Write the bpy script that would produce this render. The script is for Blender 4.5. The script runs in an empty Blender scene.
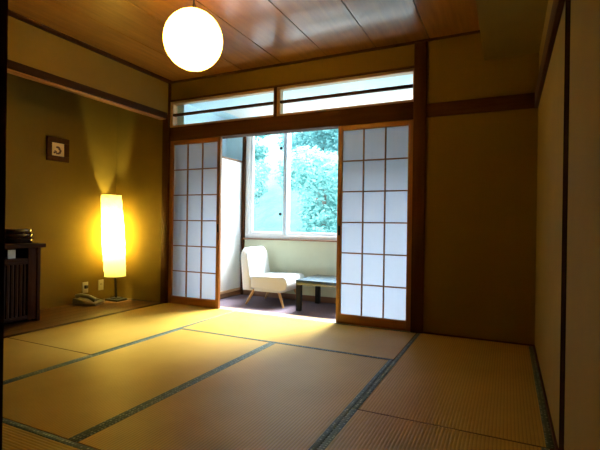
import bpy, bmesh, math, random
from mathutils import Vector, Matrix
random.seed(7)
S = bpy.context.scene
COL = S.collection
PI = math.pi

# ------------------------------------------------------------------ materials
def new_mat(name):
    m = bpy.data.materials.new(name); m.use_nodes = True
    nt = m.node_tree
    b = nt.nodes['Principled BSDF']
    return m, nt, b

def N(nt, t, **kw):
    n = nt.nodes.new(t)
    for k, v in kw.items(): setattr(n, k, v)
    return n

def ramp(nt, src, stops):
    r = N(nt, 'ShaderNodeValToRGB')
    els = r.color_ramp.elements
    while len(els) < len(stops): els.new(0.5)
    for e, (p, c) in zip(els, stops):
        e.position = p; e.color = (*c, 1)
    nt.links.new(src, r.inputs[0])
    return r

def mapped(nt, scale=(1, 1, 1), rot=(0, 0, 0)):
    tc = N(nt, 'ShaderNodeTexCoord'); mp = N(nt, 'ShaderNodeMapping')
    mp.inputs['Scale'].default_value = scale; mp.inputs['Rotation'].default_value = rot
    nt.links.new(tc.outputs['Object'], mp.inputs[0])
    return mp.outputs[0]

def noise(nt, vec, scale, detail=4, rough=.55):
    n = N(nt, 'ShaderNodeTexNoise'); n.inputs['Scale'].default_value = scale
    n.inputs['Detail'].default_value = detail; n.inputs['Roughness'].default_value = rough
    nt.links.new(vec, n.inputs['Vector'])
    return n.outputs['Fac']

def bump(nt, b, h, strength, dist=.002):
    n = N(nt, 'ShaderNodeBump'); n.inputs['Strength'].default_value = strength
    n.inputs['Distance'].default_value = dist
    nt.links.new(h, n.inputs['Height']); nt.links.new(n.outputs[0], b.inputs['Normal'])

def plain(name, col, rough=.5, metal=0, var=.12, scale=12, spec=.5, bumps=0):
    m, nt, b = new_mat(name)
    v = mapped(nt)
    f = noise(nt, v, scale)
    r = ramp(nt, f, [(.3, tuple(c*(1-var) for c in col)), (.7, tuple(min(1, c*(1+var)) for c in col))])
    nt.links.new(r.outputs[0], b.inputs['Base Color'])
    b.inputs['Roughness'].default_value = rough; b.inputs['Metallic'].default_value = metal
    b.inputs['Specular IOR Level'].default_value = spec
    if bumps: bump(nt, b, noise(nt, v, 260, 2), bumps)
    return m

def wood(name, c0, c1, rough=.4, axis='Z', spec=.5, island=False, grain=1.0):
    m, nt, b = new_mat(name)
    sc = {'X': (.7, 9, 9), 'Y': (9, .7, 9), 'Z': (9, 9, .7)}[axis]
    v = mapped(nt, sc)
    if island:
        g = N(nt, 'ShaderNodeNewGeometry'); ad = N(nt, 'ShaderNodeVectorMath', operation='MULTIPLY_ADD')
        ad.inputs[1].default_value = (1, 1, 1)
        cx = N(nt, 'ShaderNodeCombineXYZ')
        mu = N(nt, 'ShaderNodeMath', operation='MULTIPLY'); mu.inputs[1].default_value = 40
        nt.links.new(g.outputs['Random Per Island'], mu.inputs[0])
        for i in range(3): nt.links.new(mu.outputs[0], cx.inputs[i])
        nt.links.new(v, ad.inputs[0]); nt.links.new(cx.outputs[0], ad.inputs[2]); v = ad.outputs[0]
    f = noise(nt, v, 3.0*grain, 6, .62)
    r = ramp(nt, f, [(.25, c0), (.75, c1)])
    out = r.outputs[0]
    if island:
        mx = N(nt, 'ShaderNodeMix', data_type='RGBA', blend_type='MULTIPLY'); mx.inputs[0].default_value = 1
        r2 = ramp(nt, g.outputs['Random Per Island'], [(0, (.78, .78, .78)), (1, (1, 1, 1))])
        nt.links.new(out, mx.inputs[6]); nt.links.new(r2.outputs[0], mx.inputs[7]); out = mx.outputs[2]
    nt.links.new(out, b.inputs['Base Color'])
    b.inputs['Roughness'].default_value = rough; b.inputs['Specular IOR Level'].default_value = spec
    bump(nt, b, f, .15, .001)
    return m

def plaster(name, col, rough=.9):
    m, nt, b = new_mat(name)
    v = mapped(nt)
    f = noise(nt, v, 3, 5); r = ramp(nt, f, [(.3, tuple(c*.93 for c in col)), (.7, tuple(c*1.06 for c in col))])
    nt.links.new(r.outputs[0], b.inputs['Base Color']); b.inputs['Roughness'].default_value = rough
    b.inputs['Specular IOR Level'].default_value = .2
    bump(nt, b, noise(nt, v, 180, 3, .7), .35, .002)
    return m

def tatami_mat():
    m, nt, b = new_mat('woven_rush')
    v = mapped(nt)
    w = N(nt, 'ShaderNodeTexWave', bands_direction='X', wave_profile='SIN'); w.inputs['Scale'].default_value = 20.9
    w.inputs['Distortion'].default_value = .25; w.inputs['Detail'].default_value = 1
    nt.links.new(v, w.inputs['Vector'])
    st = noise(nt, mapped(nt, (3, 160, 1)), 3, 3)
    big = noise(nt, v, 2.2, 3)
    r = ramp(nt, big, [(.3, TAT0), (.7, TAT1)])
    r2 = ramp(nt, w.outputs['Fac'], [(0, (.66, .62, .55)), (.45, (1, 1, 1))])  # rib grooves darkened in colour for their self-shading
    r3 = ramp(nt, st, [(.3, (.9, .9, .88)), (.7, (1.0, 1.0, 1.0))])
    m1 = N(nt, 'ShaderNodeMix', data_type='RGBA', blend_type='MULTIPLY'); m1.inputs[0].default_value = .8
    m2 = N(nt, 'ShaderNodeMix', data_type='RGBA', blend_type='MULTIPLY'); m2.inputs[0].default_value = 1
    nt.links.new(r.outputs[0], m1.inputs[6]); nt.links.new(r2.outputs[0], m1.inputs[7])
    nt.links.new(m1.outputs[2], m2.inputs[6]); nt.links.new(r3.outputs[0], m2.inputs[7])
    nt.links.new(m2.outputs[2], b.inputs['Base Color'])
    b.inputs['Roughness'].default_value = .42; b.inputs['Specular IOR Level'].default_value = .11; pass; b.inputs['Sheen Roughness'].default_value = .35
    bump(nt, b, w.outputs['Fac'], .3, .003)
    return m

def brocade():
    m, nt, b = new_mat('green_brocade')
    v = mapped(nt)
    vo = N(nt, 'ShaderNodeTexVoronoi'); vo.inputs['Scale'].default_value = 55; vo.inputs['Randomness'].default_value = .25
    nt.links.new(v, vo.inputs['Vector'])
    r = ramp(nt, vo.outputs['Distance'], [(.20, (.22, .27, .20)), (.38, (.035, .06, .04))])
    nt.links.new(r.outputs[0], b.inputs['Base Color']); b.inputs['Roughness'].default_value = .6; b.inputs['Specular IOR Level'].default_value = .25
    return m

def paper(name, trans=.6, col=(.92, .93, .92), wrinkle=0, tcol=None):
    m, nt, b = new_mat(name)
    d = N(nt, 'ShaderNodeBsdfDiffuse'); t = N(nt, 'ShaderNodeBsdfTranslucent'); mx = N(nt, 'ShaderNodeMixShader')
    v = mapped(nt, (1, 1, 1))
    f = noise(nt, v, 30, 5, .7)
    r = ramp(nt, f, [(.3, tuple(c*.95 for c in col)), (.7, col)])
    nt.links.new(r.outputs[0], d.inputs[0])
    t.inputs[0].default_value = (*(tcol or col), 1)
    if not tcol: nt.links.new(r.outputs[0], t.inputs[0])
    mx.inputs[0].default_value = trans
    nt.links.new(d.outputs[0], mx.inputs[1]); nt.links.new(t.outputs[0], mx.inputs[2])
    nt.links.new(mx.outputs[0], nt.nodes['Material Output'].inputs[0])
    if wrinkle:
        bn = N(nt, 'ShaderNodeBump'); bn.inputs['Strength'].default_value = wrinkle; bn.inputs['Distance'].default_value = .01
        nt.links.new(noise(nt, v, 45, 3), bn.inputs['Height'])
        nt.links.new(bn.outputs[0], d.inputs['Normal']); nt.links.new(bn.outputs[0], t.inputs['Normal'])
    return m

def glass(name, tint=(1, 1, 1)):
    m, nt, b = new_mat(name)
    t = N(nt, 'ShaderNodeBsdfTransparent'); g = N(nt, 'ShaderNodeBsdfGlossy'); mx = N(nt, 'ShaderNodeMixShader')
    t.inputs[0].default_value = (*tint, 1); g.inputs['Roughness'].default_value = .02
    lw = N(nt, 'ShaderNodeLayerWeight'); lw.inputs[0].default_value = .5
    pw = N(nt, 'ShaderNodeMath', operation='POWER'); pw.inputs[1].default_value = 4.5
    f = N(nt, 'ShaderNodeMath', operation='MULTIPLY_ADD'); f.inputs[1].default_value = .5; f.inputs[2].default_value = .02
    nt.links.new(lw.outputs['Facing'], pw.inputs[0]); nt.links.new(pw.outputs[0], f.inputs[0])
    nt.links.new(f.outputs[0], mx.inputs[0]); nt.links.new(t.outputs[0], mx.inputs[1]); nt.links.new(g.outputs[0], mx.inputs[2])
    nt.links.new(mx.outputs[0], nt.nodes['Material Output'].inputs[0])
    return m

def leafy(name, c0, c1):
    m, nt, b = new_mat(name)
    g = N(nt, 'ShaderNodeNewGeometry')
    r = ramp(nt, g.outputs['Random Per Island'], [(0, c0), (1, c1)])
    nt.links.new(r.outputs[0], b.inputs['Base Color']); b.inputs['Roughness'].default_value = .6
    t = N(nt, 'ShaderNodeBsdfTranslucent'); nt.links.new(r.outputs[0], t.inputs[0])
    mx = N(nt, 'ShaderNodeMixShader'); mx.inputs[0].default_value = .35
    nt.links.new(b.outputs[0], mx.inputs[1]); nt.links.new(t.outputs[0], mx.inputs[2])
    nt.links.new(mx.outputs[0], nt.nodes['Material Output'].inputs[0])
    return m

TAT0, TAT1 = (.40, .246, .036), (.47, .300, .054)
M = {}
M['tatami'] = tatami_mat()
M['border'] = brocade()
M['sand'] = plaster('sand_plaster', (.125, .080, .012))
M['khaki'] = plaster('khaki_fabric_panel', (.155, .105, .018))
M['green_wall'] = plaster('pale_green_wall', (.54, .58, .44))
M['pale_wall'] = plaster('pale_blue_grey_wall', (.62, .84, .94))
M['white_wall'] = plaster('white_painted_board', (.86, .88, .88), .6)
M['hall'] = plaster('hall_plaster', (.25, .2, .12))
for ax in 'XYZ':
    M['dark'+ax] = wood('dark_brown_timber_'+ax, (.028, .009, .003), (.055, .020, .006), .65, ax, .06)
    M['frame'+ax] = wood('amber_brown_wood_'+ax, (.20, .075, .018), (.33, .13, .032), .4, ax)
    M['beige'+ax] = wood('beige_wood_'+ax, (.40, .25, .13), (.52, .34, .19), .45, ax)
    M['lacq'+ax] = wood('dark_lacquered_wood_'+ax, (.012, .005, .0025), (.026, .010, .005), .65, ax, .05)
M['ceil'] = wood('cedar_ceiling_boards', (.19, .072, .007), (.34, .142, .018), .4, 'Y', .3, True)
_b = M['ceil'].node_tree.nodes['Principled BSDF']; _b.inputs['Coat Weight'].default_value = .85; _b.inputs['Coat Roughness'].default_value = .18; _b.inputs['Coat IOR'].default_value = 1.75
M['plank'] = wood('polished_alcove_boards', (.045, .016, .003), (.08, .030, .006), .45, 'Y', .12, True)
M['brown_base'] = wood('brown_skirting_wood', (.13, .06, .03), (.2, .1, .05), .5, 'X')
M['carpet'] = plain('plum_grey_carpet', (.145, .11, .135), .95, 0, .25, 150, .1, .6)
M['fabric'] = plain('cream_upholstery', (.62, .65, .65), .9, 0, .05, 120, .2, .25)
M['chair_leg'] = wood('honey_beech_leg', (.42, .24, .09), (.55, .33, .14), .4, 'Z')
M['alu'] = plain('white_enamelled_aluminium', (.82, .86, .9), .35, 0, .03, 10)
M['grey_alu'] = plain('grey_aluminium', (.42, .5, .58), .4, .2, .05, 10)
M['metal_dark'] = plain('dark_metal', (.02, .018, .015), .4, .6, .2, 30)
M['phone'] = plain('grey_plastic', (.24, .24, .21), .3, 0, .06, 30)
M['phone_dark'] = plain('dark_grey_plastic', (.05, .05, .05), .35, 0, .1, 30)
M['plate'] = plain('ivory_plastic', (.40, .36, .26), .4, 0, .04, 20)
M['slot'] = plain('black_slot', (.02, .02, .02), .6)
M['card'] = plain('off_white_card', (.6, .6, .56), .7, 0, .05, 40)
M['tray'] = plain('black_lacquer', (.03, .014, .008), .12, 0, .25, 14, .8)
M['shoji'] = paper('shoji_paper', .62, (.88, .90, .92), 0, (.38, .42, .47))
M['lantern'] = paper('lantern_paper', .7, (.95, .93, .88))
M['shade'] = paper('crinkled_shade_paper', .55, (.95, .88, .70), .6, (.95, .80, .45))
M['glass'] = glass('clear_glass', (.96, .98, .98))
M['leafA'] = leafy('pale_green_leaves', (.13, .34, .33), (.24, .52, .50))
M['leafB'] = leafy('blue_green_leaves', (.11, .30, .31), (.20, .46, .47))
M['bark'] = plain('grey_bark', (.16, .13, .11), .9, 0, .3, 6)
M['grass'] = plain('hillside_undergrowth', (.06, .19, .20), .9, 0, .3, 1.5)
M['table_top'] = plain('blue_black_glossy_top', (.05, .075, .10), .18, 0, .1, 20, .9)
M['seam_shade'] = plain('brown_end_seam_shade', (.10, .05, .012), .9, 0, .15, 60, .05)
M['black_leg'] = plain('black_table_leg', (.010, .011, .015), .5, 0, .2, 20, .2)
M['edge'] = plain('matt_black_edge', (.012, .006, .004), 1, 0, .1, 10, 0)
M['inner'] = plain('dark_brown_board', (.05, .03, .02), .8)  # dark brown board for subfloor, slab and cabinet backing

# ------------------------------------------------------------------ mesh helpers
class MB:
    def __init__(s): s.bm = bmesh.new()
    def box(s, x0, x1, y0, y1, z0, z1, bev=0, seg=2):
        r = bmesh.ops.create_cube(s.bm, size=1)
        vs = r['verts']
        for v in vs:
            v.co = Vector(((x0+x1)/2 + v.co.x*(x1-x0), (y0+y1)/2 + v.co.y*(y1-y0), (z0+z1)/2 + v.co.z*(z1-z0)))
        if bev:
            es = list({e for v in vs for e in v.link_edges})
            bmesh.ops.bevel(s.bm, geom=es, offset=bev, segments=seg, profile=.5, affect='EDGES')
        return s
    def tube(s, pts, rad, seg=10):
        pts = [Vector(p) for p in pts]
        if not isinstance(rad, (list, tuple)): rad = [rad]*len(pts)
        rings = []
        a = None
        for i, p in enumerate(pts):
            d = (pts[min(i+1, len(pts)-1)] - pts[max(i-1, 0)]).normalized()
            if a is None: a = d.orthogonal().normalized()
            a = (a - d*a.dot(d)).normalized(); b = d.cross(a)
            rings.append([s.bm.verts.new(p + rad[i]*(a*math.cos(2*PI*k/seg) + b*math.sin(2*PI*k/seg))) for k in range(seg)])
        for r0, r1 in zip(rings, rings[1:]):
            for k in range(seg): s.bm.faces.new((r0[k], r0[(k+1) % seg], r1[(k+1) % seg], r1[k]))
        s.bm.faces.new(rings[0][::-1]); s.bm.faces.new(rings[-1])
        return s
    def lathe(s, prof, seg=32, cx=0, cy=0, cap=True):
        rings = []
        for r, z in prof:
            rings.append([s.bm.verts.new((cx+r*math.cos(2*PI*k/seg), cy+r*math.sin(2*PI*k/seg), z)) for k in range(seg)])
        for r0, r1 in zip(rings, rings[1:]):
            for k in range(seg): s.bm.faces.new((r0[k], r0[(k+1) % seg], r1[(k+1) % seg], r1[k]))
        if cap:
            s.bm.faces.new(rings[0][::-1]); s.bm.faces.new(rings[-1])
        return s
    def prism(s, poly, y0, y1, bev=0, seg=3):
        """poly in (x,z), extruded along y"""
        a = [s.bm.verts.new((x, y0, z)) for x, z in poly]; b = [s.bm.verts.new((x, y1, z)) for x, z in poly]
        n = len(poly)
        f0 = s.bm.faces.new(a); f1 = s.bm.faces.new(b[::-1])
        for i in range(n): s.bm.faces.new((a[i], b[i], b[(i+1) % n], a[(i+1) % n]))
        if bev:
            bmesh.ops.recalc_face_normals(s.bm, faces=s.bm.faces[:])
            es = list(f0.edges) + list(f1.edges)
            bmesh.ops.bevel(s.bm, geom=es, offset=bev, segments=seg, profile=.5, affect='EDGES')
        return s
    def build(s, name, mat, parent=None, ang=35, loc=None, rotz=0):
        bmesh.ops.recalc_face_normals(s.bm, faces=s.bm.faces[:])
        me = bpy.data.meshes.new(name); s.bm.to_mesh(me); s.bm.free()
        for p in me.polygons: p.use_smooth = True
        me.set_sharp_from_angle(angle=math.radians(ang))
        me.materials.append(mat)
        o = bpy.data.objects.new(name, me); COL.objects.link(o)
        if parent: o.parent = parent
        if loc: o.location = loc
        o.rotation_euler.z = rotz
        return o

def tag(o, label, cat, group=None):
    o['label'] = label; o['category'] = cat
    if group: o['group'] = group
    return o
def thing(name, label, cat, loc=(0, 0, 0), rotz=0, group=None):
    o = bpy.data.objects.new(name, None); COL.objects.link(o); o.empty_display_size = .1
    o.location = loc; o.rotation_euler.z = rotz
    return tag(o, label, cat, group)
def struct(name, mb, mat, parent=None):
    o = mb.build(name, M[mat], parent)
    if not parent: o['kind'] = 'structure'
    return o
def relabel(o, t): o['label'] = t; return o

# ------------------------------------------------------------------ dimensions
LP, R, ZC = -2.75, .868, 2.446        # left wall plane, right wall, ceiling
TX = -3.55                            # alcove left wall
YN = -3.40                            # near wall
VY = .93                              # window wall inner face
VX0, VX1, VZ = -2.62, .95, 2.237

# ------------------------------------------------------------------ the setting
struct('floor', MB().box(TX-.1, R+.1, YN-.1, .12, -.16, -.062), 'inner')
b = MB()
n = 6
for i in range(n):                                  # alcove floor boards
    w = (LP-.05-TX)/n
    b.box(TX+i*w+.0008, TX+(i+1)*w-.0008, -1.95, 0, -.055, 0, .0015, 1)
struct('floor_alcove', b, 'plank')
struct('trim_1', MB().box(LP-.05, LP-.001, -1.95, -.001, -.055, .004, .003), 'lacqY')

# back wall (plaster between timbers)
struct('wall_back', MB().box(-2.75, -.055, .01, .10, 2.238, 2.6).box(.045, R+.1, .0, .10, -.06, 2.6)
       .box(TX-.1, -2.80, .0, .10, -.06, 2.6), 'sand')
struct('wall_right', MB().box(R, R+.1, YN-.1, .1, -.06, 2.6), 'khaki')
struct('wall_left', MB().box(LP-.09, LP, -1.86, 0, 2.105, 2.6)          # small wall above the alcove beam
       .box(LP-.09, LP, YN-.1, -1.95, -.06, 2.6), 'sand')
struct('wall_alcove', MB().box(TX-.1, TX, -2.05, .0, -.06, 2.6).box(TX, LP-.09, -2.05, -1.95, -.06, 2.6), 'sand')
struct('ceiling_alcove', MB().box(TX-.1, LP-.05, -2.0, .1, 2.47, 2.56), 'darkY')
struct('wall_front', MB().box(LP-.1, -.03, YN-.1, YN, -.06, 2.6).box(-.03, R, YN-.1, YN, 1.92, 2.6), 'sand')
# hall behind the camera
struct('wall_hall', MB().box(-.65, -.55, -4.7, YN-.1, -.06, 2.5).box(1.25, 1.35, -4.7, YN-.1, -.06, 2.5)
       .box(-.65, 1.35, -4.8, -4.7, -.06, 2.5).box(R+.1, 1.35, YN-.1, YN, -.06, 2.5), 'hall')
struct('floor_hall', MB().box(-.65, 1.35, -4.8, YN-.1, -.16, -.01), 'plank')
struct('ceiling_hall', MB().box(-.65, 1.35, -4.8, YN-.1, 2.4, 2.5), 'hall')

# ceiling of cedar boards
b = MB()
x = -2.75
edges = [-2.75, -2.22, -1.765, -1.31, -.845, -.385, .065, .50]
for x0, x1 in zip(edges, edges[1:]):
    b.box(x0+.004, x1-.004, YN, .02, ZC, ZC+.02)
struct('ceiling', b, 'ceil')
struct('ceiling_sky_blocker', MB().box(TX-.2, 1.05, YN-.2, .12, 2.56, 2.7).box(LP, R, YN, .01, ZC+.02, ZC+.03), 'inner')  # unseen slab added to keep sky light from leaking in
struct('trim_2', MB().box(LP, LP+.085, YN, .01, ZC-.008, ZC+.012, .003), 'darkY')
struct('trim_3', MB().box(LP, .5, -.035, .011, ZC-.008, ZC+.012, .003), 'darkX')
struct('trim_4', MB().box(.487, R, YN, 0, 2.215, 2.57), 'khaki')         # boxed-in beam along the right

# timbers of the back wall
struct('trim_5', MB().box(-2.812, -2.728, -.03, .11, -.06, 2.09, .004).box(-2.752, -2.728, -.012, .11, 2.09, ZC), 'darkZ')   # left post
struct('trim_6', MB().box(-.057, .047, -.02, .12, -.06, ZC+.02, .004), 'darkZ')                       # right post
struct('trim_7', MB().box(-2.728, -.057, -.012, .12, 1.80, 1.945, .004), 'darkX')                     # lintel with the door tracks
struct('trim_8', MB().box(.047, R, -.016, .01, 1.80, 1.914, .003), 'darkX')                           # tie rail, right part
struct('trim_9', MB().box(.843, R, -1.775, -.016, 1.80, 1.914, .003), 'darkY')                         # tie rail, right wall
struct('trim_10', MB().box(LP-.10, LP+.008, -1.90, -.03, 2.045, 2.108, .004), 'lacqY')               # alcove beam
struct('trim_11', MB().box(.862, R+.02, -1.93, -1.775, -.06, 2.215, .001), 'edge')                  # post on the right wall
struct('trim_12', MB().box(.8635, R+.02, YN, -1.93, -.06, 2.215), 'khaki')                            # panel right of it
struct('trim_13', MB().box(-.04, .083, YN-.12, YN+.02, -.06, 1.92, .004).box(-.04, R, YN-.12, YN+.02, 1.92, 2.03, .004)
       , 'darkZ')                                                                                      # entry jamb
struct('trim_14', MB().box(-2.728, -.057, -.004, .12, -.06, .001, .002), 'beigeX')                    # door sill
struct('baseboard_back', MB().box(.047, R, -.008, .004, -.05, .012), 'darkX')
struct('baseboard_right', MB().box(R-.010, R+.002, -1.775, -.008, -.05, .012).box(.854, R, YN, -1.93, -.05, .012), 'darkY')
struct('trim_15', MB().box(LP-.096, LP-.012, -1.88, -.032, 2.036, 2.046, .002), 'frameY')  # amber strip paints the lamplit underside of the alcove beam

# transom windows over the lintel
def transom(nm, x0, x1):
    fr = MB()
    fr.box(x0, x1, .0, .07, 2.205, 2.238, .002).box(x0, x1, .0, .07, 1.945, 1.968, .002)
    fr.box(x0, x0+.04, .0, .07, 1.968, 2.205, .002).box(x1-.012, x1, .0, .07, 1.968, 2.205, .002)
    f = struct(nm, fr, 'beigeX')
    MB().box(x0+.04, x1-.012, -.006, .03, 2.072, 2.096, .002).build('glazing_bar', M['darkX'], f)
    MB().box(x0+.04, x1-.012, .033, .037, 1.968, 2.205).build('glass_pane', M['glass'], f)
    return f
transom('window_1', -2.728, -1.408)
transom('window_2', -1.385, -.057)
struct('trim_16', MB().box(-1.412, -1.380, -.010, .075, 1.945, 2.238, .002), 'darkZ')
struct('trim_17', MB().box(-2.728, -.057, -.012, .02, 2.232, 2.250, .002), 'darkX')

# ------------------------------------------------------------------ veranda
struct('floor_veranda', MB().box(VX0-.1, VX1+.1, .12, VY+.1, -.15, -.004), 'carpet')
struct('ceiling_veranda', MB().box(VX0-.1, VX1+.1, .10, VY+.12, VZ, VZ+.27), 'pale_wall')
struct('trim_18', MB().box(-2.36, VX1, .44, VY, 2.21, VZ, .003), 'white_wall')           # boxed pelmet above the window
struct('wall_window', MB().box(-2.335, VX1+.1, VY, VY+.12, -.1, .70)
       .box(-2.335, VX1+.1, VY, VY+.12, 2.205, 2.57).box(.6, VX1+.1, VY, VY+.12, .7, 2.21), 'green_wall')
struct('wall_veranda_left', MB().box(VX0-.1, VX0, .10, VY+.12, -.1, 2.57).box(VX0, -2.335, VY, VY+.12, -.1, 2.57), 'pale_wall')
struct('wall_veranda_right', MB().box(VX1, VX1+.1, .10, VY, -.1, 2.57), 'pale_wall')
struct('baseboard_window', MB().box(-2.45, VX1, VY-.014, VY+.002, -.004, .062, .003), 'brown_base')
struct('trim_19', MB().box(-2.362, -2.330, VY-.03, VY+.01, .0, 2.21, .003), 'darkZ')
struct('trim_20', MB().box(-2.33, VX1, VY-.035, VY+.06, .698, .716, .003), 'brown_base')
# sliding window
w3 = struct('window_3', MB().box(-2.33, .6, VY+.01, VY+.09, .716, .76, .003).box(-2.33, .6, VY+.01, VY+.09, 2.165, 2.205, .003)
            .box(-2.33, -2.275, VY+.01, VY+.09, .76, 2.165, .003).box(.55, .6, VY+.01, VY+.09, .76, 2.165, .003), 'alu')
def sash(x0, x1, y, mat):
    s = MB().box(x0, x0+.045, y, y+.028, .76, 2.165, .003).box(x1-.045, x1, y, y+.028, .76, 2.165, .003)\
        .box(x0+.045, x1-.045, y, y+.028, .76, .80, .003).box(x0+.045, x1-.045, y, y+.028, 2.125, 2.165, .003).build('window_sash', M[mat], w3)
    MB().box(x0+.045, x1-.045, y+.012, y+.016, .80, 2.125).build('glass_pane', M['glass'], s)
    return s
s1 = sash(-2.275, -1.74, VY+.018, 'alu')
s2 = sash(-1.775, -.60, VY+.052, 'alu')
s3 = sash(-.64, .55, VY+.018, 'alu')
for z in (1.0, 1.80):
    MB().box(-1.842, -1.822+.012, VY-.002, VY+.018, z, z+.035, .004).build('window_latch', M['metal_dark'], s1)
MB().box(-1.79, -1.745, VY+.0, VY+.019, .765, 2.16, .003).build('meeting_stile', M['grey_alu'], s1)

# white built-in cupboard at the end of the veranda
cp = thing('cupboard', 'white built-in cupboard at the far end of the veranda behind the cream chair', 'cupboard', (-2.525, .53, 0))
MB().box(-.09, .150, -.11, .385, .085, 1.665, .004).build('cupboard_body', M['white_wall'], cp)
MB().box(-.09, .158, -.115, .388, 1.665, 1.687, .003).build('top_trim', M['brown_base'], cp)
MB().box(-.09, .152, -.115, .388, .0, .055, .003).build('plinth', M['brown_base'], cp)
MB().box(-.09, .158, -.115, .388, .055, .088, .004).build('ledge', M['beigeY'], cp)

# ------------------------------------------------------------------ shoji screens
def shoji(x0, x1, label, pull_side):
    W = x1-x0; H = 1.798
    t = thing('shoji_screen', label, 'sliding screen', ((x0+x1)/2, .004, 0), 0, 'shoji screens closing the veranda')
    h = W/2
    for s in (-1, 1):
        MB().box(min(s*h, s*(h-.042)), max(s*h, s*(h-.042)), 0, .032, .001, H, .002).build('stile', M['frameZ'], t)
    MB().box(-h+.042, h-.042, .0, .032, H-.045, H, .002).build('top_rail', M['frameX'], t)
    MB().box(-h+.042, h-.042, .0, .032, .001, .084, .002).build('bottom_rail', M['frameX'], t)
    k = MB(); a = h-.042; z0, z1 = .084, H-.045
    for i in (1, 2):
        x = -a+2*a*i/3; k.box(x-.006, x+.006, .006, .022, z0, z1, .001, 1)
    for j in range(1, 6):
        z = z0+(z1-z0)*j/6; k.box(-a, a, .007, .021, z-.006, z+.006, .001, 1)
    k.build('lattice', M['frameX'], t)
    MB().box(-a, a, .0222, .0232, z0, z1).build('paper_panel', M['shoji'], t)
    px = pull_side*(h-.021)
    MB().box(px-.009, px+.009, -.0015, .002, .80, .885, .001, 1).build('finger_pull', M['metal_dark'], t)
shoji(-2.727, -2.045, 'amber framed shoji screen left of the veranda opening, nearest the glowing paper lamp', 1)
shoji(-.737, -.060, 'amber framed shoji screen right of the veranda opening, beside the dark post', -1)

# ------------------------------------------------------------------ tatami
def tatami(cx, cy, w, l, horiz, label, sides=(-1, 1)):
    """w across, l along; local y is the long axis"""
    g = .0012
    t = thing('tatami_mat', label, 'tatami mat', (cx, cy, -.06), PI/2 if horiz else 0, 'tatami mats covering the room floor')
    MB().box(-w/2+g, w/2-g, -l/2+.0008, l/2-.0008, 0, .06).build('woven_surface', M['tatami'], t)
    for e in (-1, 1):
        q = sorted((e*(l/2-.0006), e*(l/2-.0055)))
        MB().box(-w/2+g, w/2-g, q[0], q[1], .04, .0604).build('end_seam_shade', M['seam_shade'], t)  # sewn mat end, darkened to paint the shade of its rounded edge
    for s in sides:
        a = s*(w/2-g+.0006); c = s*(w/2-.03)
        MB().box(min(a, c), max(a, c), -l/2+g, l/2-g, .002, .0612, .0018, 2).build('cloth_border', M['border'], t)
x1, x2, x3 = -1.812, -.912, 0
ya, yb, yc = -.86, -1.70, -2.53
y0 = -.006
def mat(xa, xb, y_lo, y_hi, horiz, label, sides=(-1, 1)):
    if horiz: tatami((xa+xb)/2, (y_lo+y_hi)/2, y_hi-y_lo, xb-xa, True, label, sides)
    else: tatami((xa+xb)/2, (y_lo+y_hi)/2, xb-xa, y_hi-y_lo, False, label, sides)
mat(x1, x3, ya, y0, True, 'tatami mat laid crosswise in front of the veranda opening, bright with window glare')
mat(x1, x2, yc, ya, False, 'tatami mat lengthwise in the middle left, golden under the paper lantern')
mat(x2, x3, yc, ya, False, 'tatami mat lengthwise in the centre foreground, left of the long green border')
mat(x3, R-.012, yb, y0, False, 'tatami mat in the dark far right corner against the plain wall')
mat(x3, R-.03, YN, yb, False, 'tatami mat in the near right foreground corner along the right wall')
mat(LP, x1, yb, y0, False, 'tatami mat beside the wooden alcove floor, nearest the paper lamp and left shoji', (1,))
mat(LP, x1, YN, yb, False, 'tatami mat at the left edge near the alcove, in front of the lattice cabinet', (1,))
mat(x1, x3, YN, yc, True, 'tatami mat laid crosswise at the bottom left, nearest the viewer')

# ------------------------------------------------------------------ paper lamp in the alcove
lp = thing('floor_lamp', 'tall glowing crinkled paper lamp standing in the alcove corner', 'lamp', (-3.335, -.165, 0))
MB().box(-.095, .095, -.075, .075, .0, .022, .005).box(-.05, .05, -.045, .045, .022, .034, .004).build('lamp_base', M['metal_dark'], lp)
lean = Vector((-.085, .0, 1)).normalized()
MB().tube([lean*.03, lean*.62], .011, 12).build('pole', M['metal_dark'], lp)
MB().tube([lean*.62, lean*.67], .02, 12).build('bulb_socket', M['metal_dark'], lp)
b = MB(); seg = 48; rings = []
for i in range(41):
    f = i/40; z = .272+f*(1.205-.272)
    rr = .113-.006*f+.010*math.sin(f*PI)
    c = lean*z
    ring = []
    for k in range(seg):
        a = 2*PI*k/seg
        r = rr*(1+.012*math.sin(a*7+i*1.3)+.030*random.uniform(-1, 1))
        if i in (0, 40): r = rr*1.015
        ring.append(b.bm.verts.new((c.x+r*math.cos(a), c.y+r*math.sin(a), c.z)))
    rings.append(ring)
for r0, r1 in zip(rings, rings[1:]):
    for k in range(seg): b.bm.faces.new((r0[k], r0[(k+1) % seg], r1[(k+1) % seg], r1[k]))
b.build('lamp_shade', M['shade'], lp, 80)
for z, RZ in ((.274, .115), (1.203, .109)):
    b = MB(); c = lean*z
    b.tube([(c.x+RZ*math.cos(2*PI*k/40), c.y+RZ*math.sin(2*PI*k/40), c.z) for k in range(41)], .003, 6).build('shade_ring', M['plate'], lp)
def bulb(name, loc, power, col, rad):
    l = bpy.data.lights.new(name, 'POINT'); l.energy = power; l.color = col; l.shadow_soft_size = rad
    o = bpy.data.objects.new(name, l); COL.objects.link(o); o.location = loc
    return o
c = Vector(lp.location)+lean*.745
bulb('lamp_bulb_light', c, LAMP_W if 'LAMP_W' in globals() else 165, (1, .87, .22), .035)
# its cord
tag(MB().tube([(-3.30, -.16, .006), (-3.2, -.06, .006), (-3.05, -.045, .006), (-2.97, -.05, .006), (-2.93, -.03, .006)], .004, 8)
    .build('lamp_cord', M['metal_dark']), 'thin dark cord on the alcove boards to the right of the paper lamp', 'cord')

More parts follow.
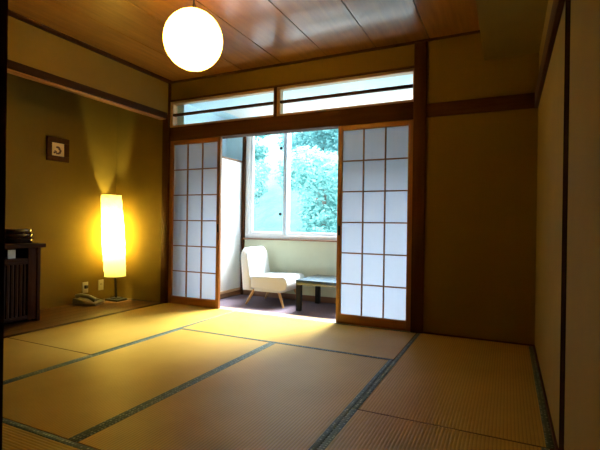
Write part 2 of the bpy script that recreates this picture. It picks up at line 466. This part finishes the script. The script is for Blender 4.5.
# ------------------------------------------------------------------ wall sockets and telephone
def socket(y, z0, label, cable):
    t = thing('wall_socket', label, 'wall socket', (TX, y, z0))
    MB().box(0, .008, -.036, .036, 0, .12, .003).build('cover_plate', M['plate'], t)
    if cable:
        MB().box(.008, .034, -.016, .016, .05, .085, .004).build('plug', M['slot'], t)
    else:
        for s in (-1, 1):
            MB().box(.0075, .009, s*.009-.002, s*.009+.002, .06, .078).build('slot', M['slot'], t)
socket(-.405, .10, 'ivory wall socket with a dark plug, above the telephone', True)
socket(-.20, .105, 'ivory wall socket between the telephone and the paper lamp', False)
ph = thing('telephone', 'grey desk telephone lying on the alcove boards below the sockets', 'telephone', (-3.40, -.47, 0), math.radians(25)); ph.scale = (1.22, 1.22, 1.22)
MB().prism([(-.10, 0), (.10, 0), (.10, .022), (-.06, .06), (-.10, .06)], -.09, .09, .006).build('body', M['phone'], ph)
b = MB(); b.tube([(-.085, -.055, .075), (-.05, -.06, .088), (.03, -.06, .075), (.085, -.057, .045)], [.02, .018, .018, .021], 12)
b.build('handset', M['phone'], ph)
b = MB()
for i in range(4):
    for j in range(3):
        x = -.02+i*.026; y = .0+j*.026
        z = .06-(x+.06)*.2375
        b.box(x-.009, x+.009, y-.009, y+.009, z-.003, z+.004, .002, 1)
b.build('keypad', M['phone_dark'], ph)
pts = [(-.08+.165*i/60, -.085-.01*math.sin(i*PI/60)+.006*math.cos(i*1.6), .012+.006*math.sin(i*1.6)) for i in range(61)]
MB().tube(pts, .0022, 6).build('coiled_cord', M['phone_dark'], ph)

# ------------------------------------------------------------------ framed picture
pf = thing('picture_frame', 'small square dark framed picture on the alcove wall', 'picture', (TX, -.755, 1.51))
H = .245; b = MB(); wv = .122
b.box(0, .022, -wv, wv, 0, .055, .004).box(0, .022, -wv, wv, H-.055, H, .004).box(0, .022, -wv, -wv+.052, .055, H-.055, .004).box(0, .022, wv-.052, wv, .055, H-.055, .004)
b.build('frame', M['darkZ'], pf)
MB().box(.002, .008, -wv+.05, wv-.05, .053, H-.053).build('picture_paper', plain('tan_picture_paper', (.72, .55, .27), .6, 0, .08, 20), pf)
b = MB()
def disc(bm, cy, cz, r, x, seg=14, sy=1.0):
    vs = [bm.verts.new((x, cy+sy*r*math.cos(2*PI*k/seg), cz+r*math.sin(2*PI*k/seg))) for k in range(seg)]
    us = [bm.verts.new((x+.001, v.co.y, v.co.z)) for v in vs]
    bm.faces.new(vs); bm.faces.new(us[::-1])
    for k in range(seg): bm.faces.new((vs[k], vs[(k+1) % seg], us[(k+1) % seg], us[k]))
for cy, cz, r, sy in ((-.036, .088, .010, 1.2), (-.018, .095, .010, 1.), (-.03, .105, .007, 1), (.0, .145, .011, 2.0), (.018, .13, .013, 1),
                      (.03, .112, .014, .9), (.022, .093, .012, 1.1), (.005, .082, .010, 1.5), (-.012, .078, .007, 1.3)):
    disc(b.bm, cy, cz, r, .0082, sy=sy)
b.build('ink_drawing', plain('brown_ink', (.11, .05, .025), .7), pf)

# ------------------------------------------------------------------ lattice cabinet and what is on it
cb = thing('low_cabinet', 'dark wooden low cabinet with slatted front in the alcove', 'cabinet', (-3.32, -1.655, 0))
XF, XB, YL, YR = .22, -.215, -.31, .44
MB().box(XB-.01, XF+.03, YL-.03, YR+.03, .655, .690, .004).build('cabinet_top', M['lacqY'], cb)
for y in (YL, YR-.03):
    MB().box(XB, XF, y, y+.03, 0, .655, .003).build('side_panel', M['lacqZ'], cb)
for y in (YL+.03, YR-.105):
    MB().box(XF-.045, XF-.012, y, y+.075, .02, .655, .003).build('front_post', M['lacqZ'], cb)
MB().box(XB, XB+.012, YL+.03, YR-.03, .04, .655).build('back_panel', M['lacqZ'], cb)
MB().box(XB+.012, XF-.045, YL+.03, YR-.03, .02, .05).build('bottom_panel', M['lacqY'], cb)
MB().box(XB+.012, XF-.012, YL+.105, YR-.105, .535, .562, .003).build('shelf', M['lacqY'], cb)
d = MB().box(XF-.036, XF-.014, YL+.105, YR-.105, .03, .062, .002).build('lattice_door', M['lacqY'], cb)
MB().box(XF-.036, XF-.014, YL+.105, YR-.105, .512, .535, .002).build('top_rail', M['lacqY'], d)
MB().box(XF-.060, XF-.052, YL+.105, YR-.105, .05, .535).build('backing_board', M['inner'], d)
k = 0; y = YR-.13
while y > YL+.12:
    MB().box(XF-.034, XF-.016, y-.009, y+.009, .062, .512, .002, 1).build('slat', M['lacqZ'], d); y -= .036
# card standing in the open slot
tag(MB().box(-.002, .002, -.032, .032, 0, .076, .0008, 1).build('card', M['card'], None, 35, (-3.19, -1.415, .5625)),
    'small off white card standing in the open slot of the slatted cabinet', 'card')
zt = .690
names = ['bottom', 'middle', 'top']
labs = ['round black lacquer tray at the bottom of the stack on the slatted cabinet',
        'round black lacquer tray in the middle of the stack on the slatted cabinet',
        'round black lacquer tray on top of the stack on the slatted cabinet']
for i in range(3):
    r = .128 if i < 2 else .120
    h = .042
    t = thing('lacquer_tray', labs[i], 'tray', (-3.30, -1.305, zt), 0, 'stacked lacquer trays on the cabinet')
    MB().lathe([(r*.86, 0), (r*.90, .003), (r*.97, h*.55), (r, h-.003), (r-.003, h), (r-.010, h), (r-.014, h*.55), (r*.8, .010), (.001, .010)], 40).build('tray_body', M['tray'], t, 50)
    MB().lathe([(r-.010, h), (r-.002, h+.0006), (r-.002, h-.002), (r-.010, h-.002)], 40, cap=False).build('rim', M['lacqX'], t, 50)
    zt += h+.0006

# ------------------------------------------------------------------ lounge chair on the veranda
ch = thing('lounge_chair', 'cream upholstered armless lounge chair on the veranda carpet', 'chair', (-1.722, .60, 0))
ox = 1.70
def q(x, z): return (x+ox, z)
y0c, y1c = -.235, .235
MB().prism([q(-1.86, .185), q(-1.47, .175), q(-1.425, .19), q(-1.405, .25), q(-1.42, .315), q(-1.46, .332), q(-1.70, .325), q(-1.86, .318)], y0c, y1c, .018, 4).build('seat', M['fabric'], ch, 60)
# backrest: rounded outline seen from the front, built from stacked rounded slices
b = MB(); rows = []
nz = 16
for i in range(nz+1):
    f = i/nz; z = .160+f*.465
    xb = -1.965-.045*f; xf = -1.845-.075*f
    hw = .238
    if f > .72: hw = .238-.062*(((f-.72)/.28)**2.4)
    if f > .86:
        g = ((f-.86)/.14)**2; xb += .028*g; xf -= .022*g
    row = []
    rc = .026
    for (sx, sy, a0) in ((1, -1, -90), (1, 1, 0), (-1, 1, 90), (-1, -1, 180)):
        cx = (xf-rc) if sx > 0 else (xb+rc); cy = sy*(hw-rc)
        for a in (0, 30, 60, 90):
            t = math.radians(a0+a); row.append(b.bm.verts.new((cx+rc*math.cos(t)+ox, cy+rc*math.sin(t), z)))
    rows.append(row)
for r0, r1 in zip(rows, rows[1:]):
    for k in range(16): b.bm.faces.new((r0[k], r0[(k+1) % 16], r1[(k+1) % 16], r1[k]))
b.bm.faces.new(rows[0][::-1]); b.bm.faces.new(rows[-1])
bk = b.build('backrest', M['fabric'], ch, 60)
MB().box(-1.83+ox, -1.50+ox, y0c+.03, y1c-.03, .150, .186, .005).build('seat_frame', M['fabric'], ch)
for (xt, xb_, s) in ((-1.84, -1.925, -1), (-1.53, -1.455, -1), (-1.84, -1.925, 1), (-1.53, -1.455, 1)):
    MB().tube([(xt+ox, s*.185, .165), (xb_+ox, s*.215, .0)], [.019, .012], 12).build('leg', M['chair_leg'], ch)

# ------------------------------------------------------------------ low black table
tb = thing('side_table', 'low square black side table beside the cream chair', 'table', (-1.02, .58, 0))
MB().box(-.275, .275, -.275, .275, .272, .322, .003).build('tabletop', M['table_top'], tb)
for sx in (-1, 1):
    for sy in (-1, 1):
        MB().box(sx*.248-.025, sx*.248+.025, sy*.248-.025, sy*.248+.025, 0, .272, .002).build('leg', M['black_leg'], tb)

# ------------------------------------------------------------------ paper lantern
PC = Vector((-1.175, -1.5, 2.073))
pn = thing('pendant_lantern', 'round white paper lantern glowing under the cedar ceiling', 'lamp', (PC.x, PC.y, ZC))
b = MB(); prof = []
nr = 60; RR = .186
for i in range(nr+1):
    t = -PI/2*.93+PI*.93*i/nr
    rib = 1+.006*abs(math.sin(i*PI/4))
    prof.append((RR*rib*math.cos(t), PC.z-ZC+RR*1.02*rib*math.sin(t)))
b.lathe(prof, 64, cap=False)
for v in b.bm.verts:
    d = Vector((v.co.x, v.co.y, v.co.z-(PC.z-ZC))).normalized()
    k = d.dot(Vector((-.80, -.30, .42)).normalized())
    if k > .93: v.co -= d*.010*(k-.93)/.07
b.build('paper_globe', M['lantern'], pn, 80)
zt_ = PC.z-ZC+RR
MB().tube([(0, 0, zt_-.05), (0, 0, -.02)], .0045, 8).build('cord', M['metal_dark'], pn)
MB().tube([(0, 0, zt_-.10), (0, 0, zt_-.045)], .02, 12).build('bulb_socket', M['plate'], pn)
MB().lathe([(.035, -.022), (.045, -.012), (.045, -.001)], 24).build('ceiling_rose', M['lacqX'], pn)
MB().tube([(-.03, 0, zt_-.005), (-.006, 0, zt_+.05), (.006, 0, zt_+.05), (.03, 0, zt_-.005)], .002, 6).build('hanger_wire', M['metal_dark'], pn)
bulb('pendant_bulb_light', PC, PEND_W if 'PEND_W' in globals() else 66, (1, .56, .06), .04)

# ------------------------------------------------------------------ outside: hillside with trees
M['bounce_ground'] = plain('pale_bounce_ground', (.34, .36, .36), .95, 0, .15, 3)  # unseen ground, made pale and near to bounce daylight up to the ceiling
struct('ground', MB().box(-26, 26, 1.3, 12.5, -3.3, -3.0), 'bounce_ground')
b = MB(); g = []
for i in range(22):
    row = []
    for j in range(13):
        x = -26+i*2.45; y = 12.4+j*1.7
        z = -3.0+(y-12.4)*.62+(.35*math.sin(x*.7)*math.cos(y*.5) if j else 0)
        row.append(b.bm.verts.new((x, y, z)))
    g.append(row)
for i in range(21):
    for j in range(12): b.bm.faces.new((g[i][j], g[i+1][j], g[i+1][j+1], g[i][j+1]))
struct('ground_hill', b, 'grass')

def crown_mesh(seed, n, rx, rz, zc):
    rnd = random.Random(seed); verts = []; faces = []
    lobes = [(rnd.uniform(-.55, .55)*rx, rnd.uniform(-.55, .55)*rx, zc+rnd.uniform(-.75, .75)*rz, rnd.uniform(.35, .6)) for _ in range(16)]
    for _ in range(n):
        lx, ly, lz, lr = rnd.choice(lobes)
        d = Vector((rnd.gauss(0, 1), rnd.gauss(0, 1), rnd.gauss(0, 1))).normalized()
        p = Vector((lx, ly, lz))+Vector((d.x*rx, d.y*rx, d.z*rz*.6))*lr*rnd.uniform(.6, 1.05)
        nrm = (d+Vector((rnd.gauss(0, .5), rnd.gauss(0, .5), rnd.gauss(0, .5)+.3))).normalized()
        a = nrm.orthogonal().normalized(); a.rotate(Matrix.Rotation(rnd.uniform(0, 6.28), 3, nrm)); c = nrm.cross(a)
        s = rnd.uniform(.07, .15)
        k = len(verts)
        verts += [p-a*s, p-c*s*.45+nrm*s*.1, p+a*s, p+c*s*.45+nrm*s*.1]
        faces.append((k, k+1, k+2, k+3))
    me = bpy.data.meshes.new('foliage'); me.from_pydata([tuple(v) for v in verts], [], faces)
    return me
crowns = []
for s, mt in ((1, 'leafA'), (2, 'leafB'), (3, 'leafA')):
    me = crown_mesh(s, 9000, 2.3, 3.1, 6.2); me.materials.append(M[mt]); crowns.append(me)
tm = MB().tube([(0, 0, -.3), (.1, 0, 2), (.0, .1, 4.5), (.15, .1, 7.5)], [.24, .19, .14, .05], 10)
trunk = tm.build('trunk', M['bark']); COL.objects.unlink(trunk); trunk_mesh = trunk.data
spots = [(-11.9, 13.5, 2, 1.0), (-6.4, 13.5, 0, 1.0), (-.9, 13.5, 1, 1.0), (-14.4, 19.2, 0, 1.15), (-9.1, 19.2, 1, 1.15), (-3.6, 19.2, 2, 1.15), (2.2, 19.2, 0, 1.15), (-12.0, 25.3, 1, 1.3), (-5.9, 25.3, 2, 1.3), (.4, 25.3, 0, 1.3)]
for i, (x, y, k, sc) in enumerate(spots):
    z = -3.0+(y-12.4)*.62
    t = thing('hillside_tree', 'pale leafy tree on the hillside beyond the veranda window', 'tree', (x, y, z-.1), i*1.3, 'trees on the hillside beyond the window')
    t.scale = (sc, sc, sc*.72)
    for nm, me in (('foliage', crowns[k]), ('trunk', trunk_mesh)):
        o = bpy.data.objects.new(nm, me); COL.objects.link(o); o.parent = t

# ------------------------------------------------------------------ light and sky
w = bpy.data.worlds.new('overcast_sky'); S.world = w; w.use_nodes = True
bg = w.node_tree.nodes['Background']
bg.inputs[0].default_value = (.84, .93, 1.0, 1); bg.inputs[1].default_value = 8.0
sl = bpy.data.lights.new('hazy_sun', 'SUN'); sl.energy = 56; sl.angle = math.radians(34); sl.color = (.93, .97, 1.0)
so = bpy.data.objects.new('hazy_sun', sl); COL.objects.link(so)
so.rotation_euler = Vector((-.17, -.60, -.77)).to_track_quat('-Z', 'Y').to_euler()
pl = bpy.data.lights.new('window_portal', 'AREA'); pl.shape = 'RECTANGLE'; pl.size = 2.85; pl.size_y = 1.42
pl.cycles.is_portal = True
po = bpy.data.objects.new('window_portal', pl); COL.objects.link(po)
po.location = (-.87, VY+.14, 1.46); po.rotation_euler = (-PI/2, 0, 0)

# ------------------------------------------------------------------ camera
def camera():
    yaw, pitch, roll = math.radians(25.5723), math.radians(-.057), math.radians(.8324)
    fw = Vector((-math.sin(yaw)*math.cos(pitch), math.cos(yaw)*math.cos(pitch), math.sin(pitch)))
    rt = Vector((math.cos(yaw), math.sin(yaw), 0)); up = rt.cross(fw)
    r = math.cos(roll)*rt+math.sin(roll)*up; u = -math.sin(roll)*rt+math.cos(roll)*up
    c = bpy.data.cameras.new('camera'); c.sensor_width = 36; c.lens = 36*434.29/600; c.clip_start = .05
    o = bpy.data.objects.new('camera', c); COL.objects.link(o)
    m = Matrix((r, u, -fw)).transposed().to_4x4(); m.translation = Vector((.6731, -3.7261, .8925))
    o.matrix_world = m
    S.camera = o
camera()
S.view_settings.view_transform = 'Standard'; S.view_settings.look = 'None'
S.view_settings.gamma = 1; S.view_settings.use_curve_mapping = False
S.view_settings.exposure = 0.0
try:
    S.cycles.use_denoising = True; S.cycles.max_bounces = 12; S.cycles.diffuse_bounces = 6; S.cycles.transparent_max_bounces = 12
    S.cycles.sample_clamp_indirect = 8
except Exception: pass
